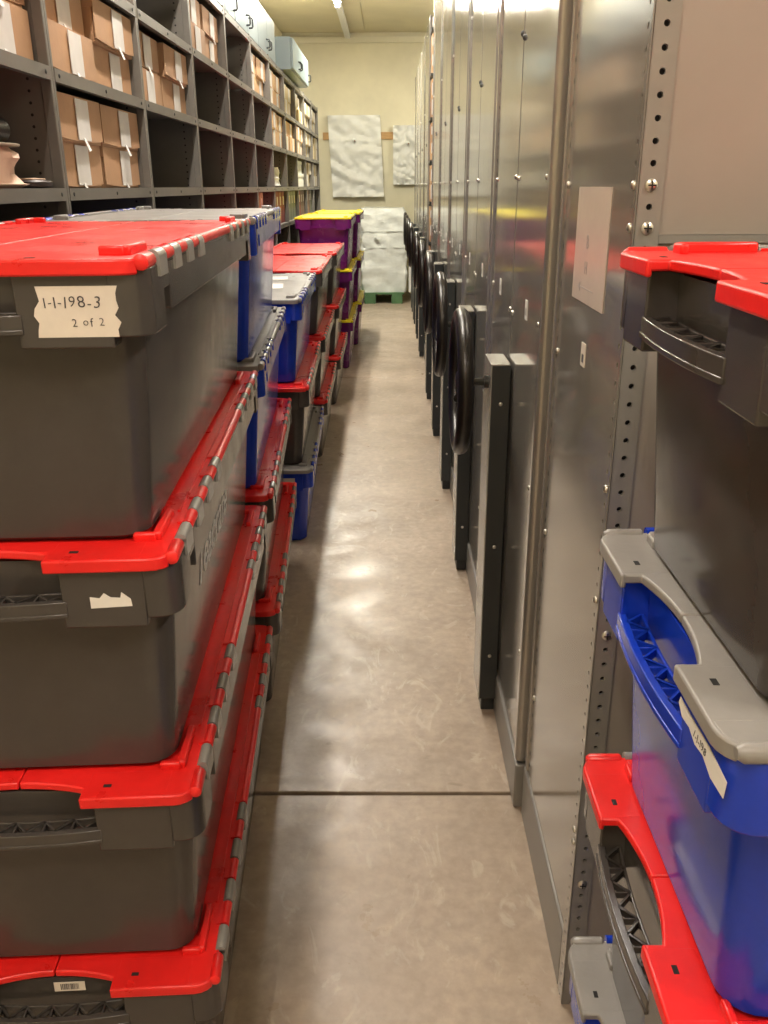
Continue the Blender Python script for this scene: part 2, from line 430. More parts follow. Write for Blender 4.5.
            # dark security-seal slot in the tab
            MB().box(min(sx * (tabx + .028), sx * (tabx + .039)), max(sx * (tabx + .028), sx * (tabx + .039)), min(sy * (hl - .026), sy * (hl - .020)), max(sy * (hl - .026), sy * (hl - .020)), zt - .001, zt + .0008).build('seal_slot', DARK, lo)
        bar_h = hl - .085 - 2 * step * (kn - 1) - step * .54
        MB().cyl((sx * (hw - .011), -bar_h, kz), (sx * (hw - .011), bar_h, kz), kr, 10).box(min(sx * (hw - .011), sx * (hw - .026)), max(sx * (hw - .011), sx * (hw - .026)), -bar_h, bar_h, kz - .001, kz + kr * .75).build('hinge_bar', ml, lo)
        # moulded rib running beside the hinge
        MB().box(min(sx * (hw - .0315), sx * (hw - .0275)), max(sx * (hw - .0315), sx * (hw - .0275)), -hl + .16, hl - .16, zt - .001, zt + .003).build('lid_rib', ml, lo)
        for sgn, y in kys():
            if y - step < bar_h + .01: continue
            k = link('hinge_knuckle', lm, lo); k.location = (sx * (hw - .011), sgn * (y - step), kz)
            k.rotation_euler = (0, 0, 0 if sx > 0 else PI)
        for sgn in (-1, 1):
            k = link('hinge_end', lm_end, lo); k.location = (sx * (hw - .013), sgn * (hl - .032), kz - .002)
    return t

CW, CL, CH = 0.53, 1.15, 0.357
RW = 0.49
PROTO = {'red': crate_proto(CW, CL, CH, GREYC, RED), 'blue': crate_proto(CW, CL, CH, BLUE, LGREY)}
PROTO['red_r'] = crate_proto(RW, CL, CH, GREYC, RED, tabf=.203); PROTO['blue_r'] = crate_proto(RW, CL, CH, BLUE, LGREY, tabf=.203)
PROTO['purple'] = crate_proto(0.48, 1.12, 0.42, PURPLE, YELLOW, small=True, lips=False)
used = set()
def crate(kind, loc, rz, label, group):
    if kind in used: o = copy_tree(PROTO[kind])
    else: o = PROTO[kind]; used.add(kind)
    o.location = loc; o.rotation_euler = (0, 0, rz)
    return tag(o, label, 'crate', group)
def crate_at(kind, xr, yn, lev, deg, label, group, W=CW, L=CL, h=CH):
    """place by the near right lid corner"""
    a = math.radians(deg); c, s = math.cos(a), math.sin(a)
    lx, ly = -W / 2, L / 2
    return crate(kind, (xr + c * lx - s * ly, yn + s * lx + c * ly, lev * h), a, label, group)

G1 = 'crates in the nearest left stack'
s1 = []
for lev, (kind, xr, yn, deg, lab) in enumerate((
    ('red', -.262, .967, 3.2, 'red-lidded grey crate on the floor at the bottom of the nearest left stack'),
    ('red', -.262, .967, 3.0, 'red-lidded grey crate third from the top in the nearest left stack'),
    ('red', -.262, .970, 3.2, 'red-lidded grey crate with torn white label, second from top in nearest left stack'),
    ('red', -.262, .967, 3.0, 'red-lidded grey crate with handwritten paper label, top of nearest left stack'))):
    s1.append(crate_at(kind, xr, yn, lev, deg, lab, G1))
G2 = 'crates in the second left stack'
s2 = []
for lev, (kind, xr, yn, deg, lab) in enumerate((
    ('red', -.318, 2.20, 3.4, 'red-lidded grey crate at the bottom of the second left stack'),
    ('red', -.318, 2.19, 3.6, 'red-lidded grey crate under the blue crates of the second left stack'),
    ('blue', -.322, 2.18, 3.6, 'blue crate with grey lid, second from top in the second left stack'),
    ('blue', -.320, 2.16, 3.7, 'blue crate with grey lid on top of the second left stack'))):
    s2.append(crate_at(kind, xr, yn, lev, deg, lab, G2))
G3 = 'crates in the third left stack'
s3 = []
for lev, (kind, xr, yn, deg, lab) in enumerate((
    ('blue', -.332, 3.51, 1.8, 'blue crate with grey lid on the floor at the bottom of the third left stack'),
    ('red', -.338, 3.52, 1.8, 'red-lidded grey crate between two blue crates in the third left stack'),
    ('blue', -.358, 3.55, 1.6, 'blue crate with papers on its grey lid, top of the third left stack'))):
    s3.append(crate_at(kind, xr, yn, lev, deg, lab, G3))
for si, (yn, nm) in enumerate(((4.77, 'fourth'), (6.08, 'fifth'))):
    for lev, pos in enumerate(('bottom', 'middle', 'top')):
        crate_at('red', (-.355, -.360, -.368)[lev] + .004 * si, yn + .02 * lev, lev, 0.8 - .6 * si, 'red-lidded grey crate at the %s of the %s left stack' % (pos, nm), 'crates in the %s left stack' % nm)
for lev, pos in enumerate(('bottom', 'middle', 'top')):
    crate_at('purple', -.315, 7.42, lev, 0.0, 'purple crate with yellow lid, %s of the nearer purple stack' % pos, 'purple crates with yellow lids', .48, 1.12, .42)
for lev, pos in enumerate(('bottom', 'middle', 'top')):
    crate_at('purple', -.280, 8.62, lev, 0.0, 'purple crate with yellow lid, %s of the farther purple stack' % pos, 'purple crates with yellow lids', .48, 1.12, .42)
# right stack, long axis across the aisle
GR = 'crates in the right stack'
sr = []
for lev, (kind, dx, lab) in enumerate((
    ('blue', .284, 'blue crate with grey lid on the floor at the bottom of the right stack'),
    ('red', .280, 'red-lidded grey crate third from the top in the right stack'),
    ('blue', .275, 'blue crate with grey lid and torn handwritten label in the right stack'),
    ('red', .268, 'red-lidded grey crate on top of the right stack'))):
    sr.append(crate(kind + '_r', (dx + CL / 2, 1.060 - RW / 2, lev * CH), PI / 2, lab, GR))
    # rotated 90 degrees: local +y points to world -x (towards the aisle)

# stickers and lettering on single crates -----------------------------------
def ragged(w_, h_, seed, amp, n=7):
    random.seed(seed); L_ = []; R_ = []
    for k in range(n + 1):
        z = -h_ / 2 + h_ * k / n
        L_.append((-w_ / 2 + random.uniform(0, amp), z)); R_.append((w_ / 2 - random.uniform(0, amp), z))
    return R_ + L_[::-1]
def plate(name, pts, m, parent, loc, rot, th=.0006):
    o = MB().prism(pts, 0, th).build(name, m, parent, smooth=False); o.location = loc; o.rotation_euler = rot; return o
FRONT = (PI / 2, 0, 0)                     # text plane facing local -y
zr = CH - .012
lab = plate('paper_label', ragged(.096, .056, 3, .008), PAPER, s1[3], (.178, -CL / 2 + .0042, zr - .045), FRONT)
for txt, x, y, s in (('1-1-198-3', -.003, .010, .017), ('2 of 2', .012, -.012, .013)):
    o = link('handwriting', hand_mesh(txt, s, INK, 4), lab); o.location = (x, y, .0006)
plate('torn_label', [(-.024, -.010), (.028, -.008), (.027, .002), (.016, .012), (.014, .004), (.002, .005), (-.006, .011), (-.012, .004), (-.024, .006)], WPAPER, s1[2], (.170, -CL / 2 + .0042, zr - .048), FRONT)
bl = plate('barcode_label', [(-.024, -.009), (.024, -.009), (.024, .009), (-.024, .009)], PAPER, s1[0], (.020, -CL / 2 + .0345, zr - .020), (PI / 2 - .03, 0, 0))
bars = MB(); random.seed(5); x = -.014
while x < .014:
    wv = random.choice((.0006, .001, .0015)); bars.box(x, x + wv, -.006, .006, .0006, .0008); x += wv + random.choice((.0006, .001))
bars.build('barcode', INK, bl)
# worn white lettering along the sides of the nearest crates
for c_, s_ in ((s1[2], 1.0), (s1[1], .9)):
    o = link('side_lettering', text_mesh('Teacrate', .105 * s_, WINK, 'side_lettering', .15, weight=.001), c_)
    o.location = (CW / 2 - .0335, -.11, .205); o.rotation_euler = (PI / 2 + .0794, 0, PI / 2)
# right blue crate: torn handwritten label along the near bracket of its aisle end (local +y end, local -x side is near)
BACKF = (PI / 2, 0, PI)
tl = plate('torn_label', [(-.062, .002), (-.050, -.006), (-.030, -.004), (-.012, -.010), (.008, -.007), (.030, -.014), (.060, -.012), (.062, .006), (.020, .010), (-.030, .009), (-.060, .010)], WPAPER, sr[2], (-.168, CL / 2 - .0038, zr - .030), BACKF)
o = link('handwriting', hand_mesh('1-1-198', .012, INK, 8), tl); o.location = (0, -.001, .0006)
# labels on the third stack
p = plate('paper_label', [(-.018, -.03), (.018, -.03), (.018, .03), (-.018, .03)], WPAPER, s3[2], (.175, -CL / 2 + .0042, zr - .048), FRONT)
plate('print_block', [(-.008, -.006), (.008, -.006), (.008, .014), (-.008, .014)], INK, p, (0, 0, .0006), (0, 0, 0), .0003)
plate('paper_label', [(-.05, -.018), (.05, -.018), (.05, .018), (-.05, .018)], WPAPER, s3[0], (.13, -CL / 2 + .0042, zr - .045), FRONT)
plate('paper_label', [(-.03, -.02), (.03, -.02), (.03, .02), (-.03, .02)], WPAPER, PROTO['purple'], (-.16, -.56 + .0042, .42 - .012 - .045), FRONT)
# loose papers lying on the third stack
for x, y, w_, d_, lab_ in ((-.545, 4.05, .10, .20, 'upper white paper slip lying on the grey lid of the third stack'), (-.56, 4.42, .09, .16, 'farther white paper slip lying on the grey lid of the third stack')):
    o = MB().box(-w_ / 2, w_ / 2, -d_ / 2, d_ / 2, 0, .0012).build('paper_slip', WPAPER); o.location = (x, y, 3 * CH + .0005); o.rotation_euler = (0, 0, .1)
    tag(o, lab_, 'paper', 'paper slips on the third stack')

# ------------------------------------------------------------------ left shelving
SX = -0.925; SD = 0.46; BAY = 0.945; Y0 = 1.665
LEV = [0.10, 0.30, 0.60, 0.90, 1.20, 1.50, 1.81, 2.115, 2.43]
ORD = ['first', 'second', 'third', 'fourth', 'fifth', 'sixth', 'seventh', 'eighth', 'ninth', 'tenth', 'eleventh']
shelf_me = None
def bay_proto():
    t = empty('shelving_bay')
    T = .018
    for y in (0, BAY - .0175):
        p = MB().box(0, -.030, y, y + .0165, 0, 2.445); p.build('post', SHELFM, t, bevel=.002)
        yy = y + .0015 if y == 0 else y + .003
        MB().box(-.030, -SD, yy, yy + .012, 0.02, 2.44).build('side_panel', SHELFM, t)
    MB().box(-SD, -SD - .008, 0, BAY - .001, 0.02, 2.44).build('back_panel', SHELFM, t)
    sh = MB(); sh.box(-.002, -SD, .0170, BAY - .018, -.004, 0); sh.box(0.001, -.003, .0170, BAY - .018, -.034, 0); sh.box(-.003, -.018, .0170, BAY - .018, -.034, -.031)
    sm = sh.mesh('shelf', SHELFM)
    bm_ = MB()
    for y in (.05, BAY / 2, BAY - .05): bm_.dome((0.001, y, -.017), (1, 0, 0), .006, .003, 8)
    bme = bm_.mesh('shelf_bolts', CHAR)
    for z in LEV:
        s = link('shelf', sm, t); s.location = (0, 0, z)
        b = link('shelf_bolts', bme, s)
    hm = MB()
    for k in range(52):
        z = .85 + k * .030
        for xx in (-.065, -.41):
            for yb, ax in ((BAY - .0146, (0, -1, 0)), (.0136, (0, 1, 0))):
                hm.dome((xx, yb, z), ax, .0045, .0006, 6)
    tag(hm.build('peg_holes', DARK, t), kind='stuff')
    return t
bay0 = bay_proto()
bays = []
for i in range(11):
    o = bay0 if i == 0 else copy_tree(bay0)
    o.location = (SX, Y0 + BAY * i, 0)
    tag(o, '%s grey steel shelving bay from the camera along the left wall' % ORD[i], 'shelving', 'grey shelving bays along the left wall')
    bays.append(o)

# archive boxes -------------------------------------------------------------
def box_proto(m, tagged=True):
    t = empty('archive_box')
    w_, d_, h_ = .424, .36, .1290
    MB().box(-.006, -d_, 0, w_, 0, h_ - .004).build('carton', m, t, bevel=.003)
    n = 10; fl_ = MB(); pts = [(-.002, h_), (w_ + .002, h_)] + [(w_ + .002 - (w_ + .004) * k / n, .012 - .009 * math.sin(PI * k / n)) for k in range(n + 1)]
    fl_.loft([[(-.003, p[0], p[1]) for p in pts], [(.0 + .004 * math.sin(PI * (p[0] / w_)) * (1 - p[1] / h_), p[0], p[1]) for p in pts]])
    fl_.box(-.003, -d_ - .004, -.002, w_ + .002, h_ - .03, h_ - .0005)
    fl_.build('box_lid', m, t)
    MB().box(.0030, .0050, w_ * .43, w_ * .70, .008, h_ - .006).build('paper_label', WPAPER, t)
    if tagged:
        g = MB().add([(.004, .222, .014), (.004, .240, .014), (.016, .250, -.020), (.018, .222, -.024), (.0055, .222, .0145), (.0055, .240, .0145), (.0175, .250, -.020), (.0195, .222, -.024)],
                     [(0, 1, 2, 3), (4, 7, 6, 5), (0, 4, 5, 1), (1, 5, 6, 2), (2, 6, 7, 3), (3, 7, 4, 0)])
        g.build('string_tag', WPAPER, t)
    return t
bp = {'k': box_proto(KRAFT), 'p': box_proto(KRAFT2), 'b': box_proto(BUFF, False)}
bused = set()
SHN = {4: 'low shelf just below eye level', 5: 'eye-level shelf', 6: 'shelf above eye level', 7: 'top shelf'}
def boxes(bay, lev, kind, rows=2, cols=(0, 1), shift=.0):
    for r in range(rows):
        for c_ in cols:
            if kind in bused: o = copy_tree(bp[kind])
            else: o = bp[kind]; bused.add(kind)
            j = random.uniform(-.012, .012)
            o.location = (SX - .022 + random.uniform(-.028, .004) + (.006 if r else 0), Y0 + BAY * bay + .026 + c_ * .458 + .006, LEV[lev] + r * .1292)
            o.rotation_euler = (0, 0, random.uniform(-.012, .012))
            tag(o, '%s %s archive box of four on the %s in %s bay' % (('lower', 'upper')[r], ('nearer', 'farther')[c_], SHN[lev], ORD[bay]), 'archive box', 'card archive boxes on the left shelving')
random.seed(11)
for bay, lev, kind in ((0, 6, 'k'), (0, 7, 'k'), (1, 5, 'k'), (1, 6, 'k'), (1, 7, 'k'), (2, 6, 'k'), (3, 7, 'k'), (5, 7, 'p'), (6, 7, 'p'), (6, 6, 'p'), (7, 7, 'b'), (7, 6, 'p'),
                       (8, 7, 'b'), (8, 6, 'p'), (9, 7, 'b'), (9, 6, 'b'), (9, 5, 'b'), (10, 7, 'b'), (10, 6, 'b'), (10, 5, 'b')):
    boxes(bay, lev, kind)
# other things on the lower shelves
def simple_carton(bay, lev, y, w_, d_, h_, m, name, label, cat):
    t = empty(name, (SX - .03, Y0 + BAY * bay + y, LEV[lev]))
    MB().box(0, -d_, 0, w_, 0, h_ * .8).build('base', m, t, bevel=.003)
    MB().box(.004, -d_, -.003, w_ + .003, h_ * .72, h_).build('lid', m, t, bevel=.003)
    return tag(t, label, cat)
simple_carton(8, 5, .03, .86, .36, .13, mat('white_card', (.70, .70, .66), .5), 'white_carton', 'wide white carton on the eye-level shelf of the ninth bay', 'carton')
o = simple_carton(8, 5, .08, .62, .34, .12, mat('pale_card', (.55, .56, .56), .5), 'white_carton', 'pale grey carton stacked on the wide white carton', 'carton'); o.location.z += .131
for i, (bay, y, w_, h_) in enumerate(((2, .08, .36, .11), (2, .48, .38, .13), (3, .05, .40, .12), (3, .48, .40, .10), (4, .1, .36, .12), (4, .52, .3, .15))):
    simple_carton(bay, 4, y, w_, .34, h_, RUST if i % 3 else KRAFT, 'card_carton', '%s card carton on the low shelf in the %s bay' % (('nearer', 'farther')[i % 2] + (' red-brown' if i % 3 else ' kraft'), ORD[bay]), 'carton')
# small soft packages on the sixth/seventh bay shelves
def bundle(name, c, r, h_, m, label, cat, seed, disc=False):
    t = empty(name, c)
    def wob(a, z): return .10 * math.sin(3 * a + seed) * math.sin(9 * z / h_ + seed) + .05 * math.sin(7 * a + 12 * z / h_)
    MB().lathe([(r * .85, 0), (r * 1.12, .01), (r * 1.0, h_ * .12), (r * .86, h_ * .35), (r * .9, h_ * .6), (r * 1.0, h_ * .72), (r * .95, h_ * .84), (r * .8, h_ * .93), (r * .78, h_)], n=28, wob=wob).build('wrapped_body', m, t)
    if disc: MB().lathe([(r * 1.08, 0), (r * 1.10, .002), (r * 1.10, .005), (r * 1.06, .006)], (0, 0, h_), 28).build('top_disc', mat('card_disc', (.42, .36, .28), .6), t)
    return tag(t, label, cat)
bundle('cloth_bundle', (-1.035, 2.33, 1.50), .088, .100, CANVAS, 'cream cloth-wrapped bundle with card disc on the eye-level shelf of nearest bay', 'bundle', 1.0, True)
o = MB().tube([(0, -.06, 0), (0, .06, 0)], .034, 20).build('roll_body', BLACK)
t = empty('tape_roll', (-1.012, 2.34, 1.607 + .035)); o.parent = t
MB().tube([(.03 * math.cos(a), -.062, .03 * math.sin(a)) for a in [2 * PI * k / 24 for k in range(24)]], .003, 6, True).build('roll_rim', TEAL, t)
MB().cyl((0, -.0625, 0), (0, -.059, 0), .026, 20).build('roll_core', DARK, t)
tag(t, 'dark roll with teal rim lying on top of the cloth bundle', 'roll')
FC_DARK = mat('dark_brown_lacquer', (.035, .02, .016), .4)
o = MB().lathe([(.03, 0), (.05, .004), (.052, .016), (.046, .021)], n=20).build('dish_body', FC_DARK)
t = empty('dark_dish', (-.985, 2.515, 1.50)); o.parent = t; o.scale = (1, 1.3, 1)
MB().box(-.02, .02, -.05, .05, .0205, .026).build('lid_bar', CANVAS, t, bevel=.002)
tag(t, 'small flat dark brown dish beside the cloth bundle', 'dish')
for k, (y, z, r, h_, col) in enumerate(((.25, LEV[5], .06, .12, CLOTH), (.52, LEV[5], .07, .09, CLOTH), (.75, LEV[5], .05, .16, CLOTH))):
    bundle('white_package', (SX - .10, Y0 + BAY * 6 + y, z), r, h_, col, '%s white wrapped package on the eye-level shelf of the seventh bay' % ('nearest', 'middle', 'farthest')[k], 'package', k * 1.7)
FC = [RUST, mat('dark_red_cloth', (.20, .03, .03), .6), mat('green_grey_binding', (.17, .19, .13), .5), KRAFT, mat('brown_binding', (.16, .09, .05), .5)]
n_file = 0
for bay, cols in ((6, (1, 1, 0, 1)), (7, (2, 2, 2, 2)), (8, (3, 0, 4, 4)), (9, (4, 3, 4, 2)), (5, (0, 3))):
    for k, ci in enumerate(cols):
        t = empty('file_box', (SX - .03, Y0 + BAY * bay + .04 + .215 * k, LEV[4]))
        MB().box(0, -.30, 0, .19, 0, .262).build('case', FC[ci], t, bevel=.004)
        MB().box(.0005, .002, .06, .13, .15, .22).build('spine_label', PAPER, t)
        cn = {0: 'red-brown', 1: 'dark red', 2: 'green-grey', 3: 'kraft', 4: 'brown'}[ci]
        tag(t, '%s upright %s file box on the low shelf of the %s bay' % (ORD[k], cn, ORD[bay]), 'file box', 'file boxes on the low shelf')
# pale blue cabinets on top of the shelving
def cabinet(y0, y1, xf, z0, z1, label):
    t = empty('wall_cabinet', (xf, y0, z0)); n = y1 - y0; h_ = z1 - z0
    MB().box(-.02, -.36, 0, n, 0, h_).build('body', CABM, t, bevel=.003)
    nd = max(1, round(n / .55))
    for k in range(nd):
        a, b = n * k / nd + .004, n * (k + 1) / nd - .004
        d = MB().box(-.018, 0, a, b, .008, h_ - .008).build('door', CABM, t, bevel=.003)
        hy = b - .05 if k % 2 == 0 else a + .05
        MB().tube([(0, hy, .05), (.022, hy, .052), (.026, hy, .06), (.026, hy, .10), (.022, hy, .108), (0, hy, .11)], .006, 8).build('handle', CHAR, d)
    tag(t, label, 'cabinet', 'pale blue cabinets on top of the shelving')
    return t
cabinet(2.7, 4.2, SX - .06, 2.447, 2.76, 'nearest pale blue cabinet on top of the shelving')
cabinet(4.22, 5.95, SX - .02, 2.447, 2.76, 'second pale blue cabinet on top of the shelving')
cabinet(5.97, 7.95, SX - .02, 2.447, 2.76, 'third pale blue cabinet on top of the shelving')
cabinet(8.25, 9.75, -.83, 2.447, 2.70, 'farthest pale blue cabinet jutting out over the shelving')

# ------------------------------------------------------------------ mobile shelving on the right
PX = 0.312
def holed_strip(width, z0, pitch, n, r, thick=.002):
    """flange strip in local x (0..width), z upwards, with a real round hole per pitch"""
    m = MB(); cx = width / 2; N = 12
    for k in range(n):
        zc_ = z0 + pitch * (k + .5)
        out = []; inn = []
        for i in range(N):
            a = 2 * PI * (i + .5) / N; ca, sa = math.cos(a), math.sin(a)
            q = min(cx / abs(ca) if abs(ca) > 1e-6 else 9, (pitch / 2) / abs(sa) if abs(sa) > 1e-6 else 9)
            out.append((cx + ca * q, 0, zc_ + sa * q)); inn.append((cx + ca * r, 0, zc_ + sa * r))
        # square cell corners are added so that neighbouring cells close up
        corners = [(cx + sx * cx, 0, zc_ + sz * pitch / 2) for sx, sz in ((1, 1), (-1, 1), (-1, -1), (1, -1))]
        ang = lambda p: math.atan2(p[2] - zc_, p[0] - cx) % (2 * PI)
        vs = inn + [(p[0], thick * 3, p[2]) for p in inn]
        o0 = len(m.v); m.v += vs
        m.f += [(o0 + i, o0 + (i + 1) % N, o0 + N + (i + 1) % N, o0 + N + i) for i in range(N)]
        ol = sorted(out + corners, key=ang)
        o1 = len(m.v); m.v += ol; M = len(ol)
        angs = [ang(p) for p in ol]
        ia = [2 * PI * (i + .5) / N for i in range(N)]
        def near(a): return min(range(N), key=lambda i: min(abs(ia[i] - a), 2 * PI - abs(ia[i] - a)))
        for i in range(M):
            j = (i + 1) % M
            a, b = near(angs[i]), near(angs[j])
            if a == b: m.f.append((o1 + i, o1 + j, o0 + a))
            else: m.f.append((o1 + i, o1 + j, o0 + b, o0 + a))
    return m
def wheel_parts(t):
    """handwheel, axle along x; local origin of t at the panel face"""
    hx, hz = -.124, 1.004
    R = .176
    w = MB().tube([(hx, R * math.cos(a), hz + R * math.sin(a)) for a in [2 * PI * k / 48 for k in range(48)]], .0205, 14, True).build('handwheel', BLACK, t)
    for k in range(3):
        a = PI / 2 + 2 * PI * k / 3
        MB().tube([(hx + .012, .02 * math.cos(a), hz + .02 * math.sin(a)), (hx + .010, .10 * math.cos(a), hz + .10 * math.sin(a)), (hx, R * math.cos(a), hz + R * math.sin(a))], [.014, .011, .010], 10).build('spoke', BLACK, w)
    MB().tube([(hx - .012, 0, hz), (hx - .008, 0, hz), (hx + .025, 0, hz), (hx + .03, 0, hz)], [.022, .03, .03, .022], 16).build('hub', BLACK, w)
    ax = MB().tube([(hx + .02, 0, hz), (-.044, 0, hz)], .0105, 12); ax.tube([(-.060, 0, hz), (-.048, 0, hz)], .017, 12)
    ax.build('axle', CHAR, w)
def bolts_part(name, pts, m, parent, r=.007):
    for p in pts:
        MB().dome((0, 0, 0), (-1, 0, 0), r, .004, 10).build(name, m, parent).location = p
_b = MB().dome((0, 0, 0), (-1, 0, 0), .0065, .0045, 10).mesh('bolt', CHROME)
UH = 2.74
def unit_proto():
    t = empty('mobile_shelving_unit'); D = .495
    MB().box(.035, 2.55, -D + .012, D - .012, .05, UH - .01).build('carcass', STEELP, t)
    for s in (-1, 1):
        p = MB().box(.006, .022, s * .004 if s > 0 else -.452, .452 if s > 0 else -.004, .136, UH).build('end_panel', PANEL, t, bevel=.004)
        # rolled outer edge and thin seam edge
        e0, e1 = (.452, D) if s > 0 else (-D, -.452)
        MB().box(.0, .034, e0, e1, .136, UH).build('edge_post', PANEL, t, bevel=.012, seg=4)
        for z in (.42, .85, 1.22, 1.515, 2.1):
            b = link('bolt', _b, p); b.location = (.006, s * .430, z)
        for z in (1.19, 1.515):
            b = link('bolt', _b, p); b.location = (.006, s * .022, z + (.004 if s > 0 else 0))
        sm = MB()
        for k in range(72):
            sm.box(.0052, .0062, s * .445 - .002, s * .445 + .002, .18 + k * .0355, .188 + k * .0355)
        tag(sm.build('edge_slots', DARK, t), kind='stuff')
        lt = MB().dome((.006, s * .016, 1.83 + .006 * s), (-1, 0, 0), .0075, .006, 10).build('latch', CHAR, p)
        MB().box(.0048, .0062, s * .25 - .016, s * .25 + .016, 1.205, 1.250).build('label_sticker', WPAPER, p)
        MB().box(.0044, .0050, s * .25 - .008, s * .25 + .008, 1.215, 1.232).build('label_print', GINK, p)
    MB().box(.0, .034, -D, D, .0, .130).build('plinth', STEELP, t, bevel=.004)
    # wheel housing column
    h = MB().box(-.048, .002, -.075, .075, .052, 1.062).build('wheel_housing', CHAR, t, bevel=.002)
    MB().box(-.0505, -.047, -.0765, .0765, .050, 1.064).build('face_cover', COVER, h, bevel=.001)
    MB().box(-.0505, .0, -.0765, .0765, 1.062, 1.066).build('top_cap', COVER, h, bevel=.001)
    MB().box(-.040, .0, -.055, .055, .0, .052).build('foot', CHAR, h, bevel=.003)
    for z in (.20, .55, .96):
        b = link('bolt', MB().dome((0, 0, 0), (0, -1, 0), .0055, .003, 10).mesh('bolt', CHROME), h); b.location = (-.022, -.075, z)
    wheel_parts(t)
    return t
up = unit_proto()
ycs = [2.285, 3.305, 4.325, 5.345, 6.365, 8.08, 9.10, 10.12, 11.14]
for i, y in enumerate(ycs):
    o = up if i == 0 else copy_tree(up)
    o.location = (PX, y, 0)
    tag(o, '%s grey mobile shelving unit with black handwheel from the camera' % ORD[i], 'mobile shelving', 'mobile shelving units on the right')
# shelves on the open face of the sixth unit, seen in the gap between units
g = empty('shelf_rack', (PX, 7.33, 0))
for k in range(9): MB().box(.006, 2.0, 0, .245, .12 + .31 * k, .14 + .31 * k).build('shelf', CHAR, g)
MB().box(1.96, 2.0, 0, .245, 0, UH).build('upright', STEELP, g)
MB().box(.002, .012, .225, .245, 0, UH).build('upright', STEELP, g)
tag(g, 'open shelf rack of boxes in the gap between the mobile units', 'rack')
for k in range(8):
    for r in range(2):
        t = empty('archive_box', (PX + .014, 7.345, .14 + .31 * k + r * .137))
        MB().box(0, .40, 0, .21, 0, .1).build('carton', KRAFT2 if (k + r) % 3 else KRAFT, t, bevel=.003)
        MB().box(-.001, .403, -.003, .212, .088, .135).build('box_lid', KRAFT2 if (k + r) % 3 else KRAFT, t, bevel=.003)
        MB().box(.0005, .055, -.0050, -.0032, .020 + .03 * (k % 2), .128 - .02 * r).build('paper_label', WPAPER, t)
        tag(t, '%s archive box on the %s shelf up of the rack between mobile units' % (('lower', 'upper')[r], ORD[k]), 'archive box', 'boxes in the gap between mobile units')

# fixed end unit nearest the camera ------------------------------------------
fx = 0.330; fy0, fy1 = 1.222, 1.772
f = empty('fixed_shelving_unit', (fx, fy0, 0)); fd = fy1 - fy0
MB().box(.040, 2.6, .035, fd - .012, .05, UH - .01).build('carcass', FLATP, f)
pm = MB().box(.004, .020, .042, fd - .044, .150, UH).build('end_panel', PANEL, f, bevel=.004)
MB().box(.0, .034, fd - .044, fd, .150, UH).build('edge_post', PANEL, f, bevel=.012, seg=4)
HP, HZ = .0272, -.0106
st = holed_strip(.034, HZ, HP, 101, .0042)
def snap(z): return HZ + HP * (round((z - HZ) / HP - .5) + .5)
me = st.mesh('post_flange', STEELP, smooth=False); me2 = st.mesh('post_flange', PANEL, smooth=False)
p1 = link('post_flange', me, f); p1.location = (.0015, 0, .0)                  # faces the camera
p2 = link('post_flange', me2, f); p2.rotation_euler = (0, 0, PI / 2); p2.location = (0, .0015, .0)   # turned towards the aisle
p2.scale = (1, -1, 1)
MB().box(.0, .0035, .0, .0035, 0, UH).build('post_corner', STEELP, f, bevel=.001)
MB().box(.0085, .0345, .0085, .0345, 0, UH).build('post_shade_fill', DARK, f)  # dark filler inside the angle, stands in for shade behind the holes
# recessed sheets of the long side
MB().box(.036, 2.6, .004, .012, 1.436, UH).build('side_sheet', FLATP, f)
MB().box(.036, 2.6, .0045, .012, .10, 1.424).build('side_sheet', FLATP, f)
MB().box(.036, 2.6, .001, .010, 1.4245, 1.4355).build('sheet_lip', STEELP, f)
MB().box(.0, .034, .0405, fd, .0, .145).build('plinth', STEELP, f, bevel=.004)
bs = MB().dome((0, 0, 0), (0, -1, 0), .0085, .005, 14); 
bsm = bs.mesh('bolt', CHROME)
xs_ = MB().box(-.0055, .0055, -.0056, -.0048, -.0010, .0010); xs_.box(-.0010, .0010, -.0056, -.0048, -.0055, .0055)
xm = xs_.mesh('bolt_slot', DARK)
for z in (1.498, 1.4445, .86, .815, .29):
    b = link('bolt', bsm, p1); z = snap(z); b.location = (.017, 0, z); link('bolt_slot', xm, f).location = (.0185, 0, z)
for z in (1.498, 1.444, 1.06, .86, .42, .39):
    b = link('bolt', _b, pm); b.location = (.0005, .0185, snap(z))
for z in (1.50, 1.19, .80, .38):
    b = link('bolt', _b, pm); b.location = (.004, fd - .060, z)
sm = MB()
for k in range(72): sm.box(.0032, .0042, fd - .052, fd - .048, .18 + k * .0355, .188 + k * .0355)
tag(sm.build('edge_slots', DARK, f), kind='stuff')
MB().box(.0028, .0042, .245, .275, 1.205, 1.245).build('label_sticker', PAPER, pm)
MB().box(.0024, .0030, .252, .266, 1.212, 1.226).build('label_print', INK, pm)
tag(f, 'fixed grey steel shelving end with perforated post behind the right crates', 'shelving')
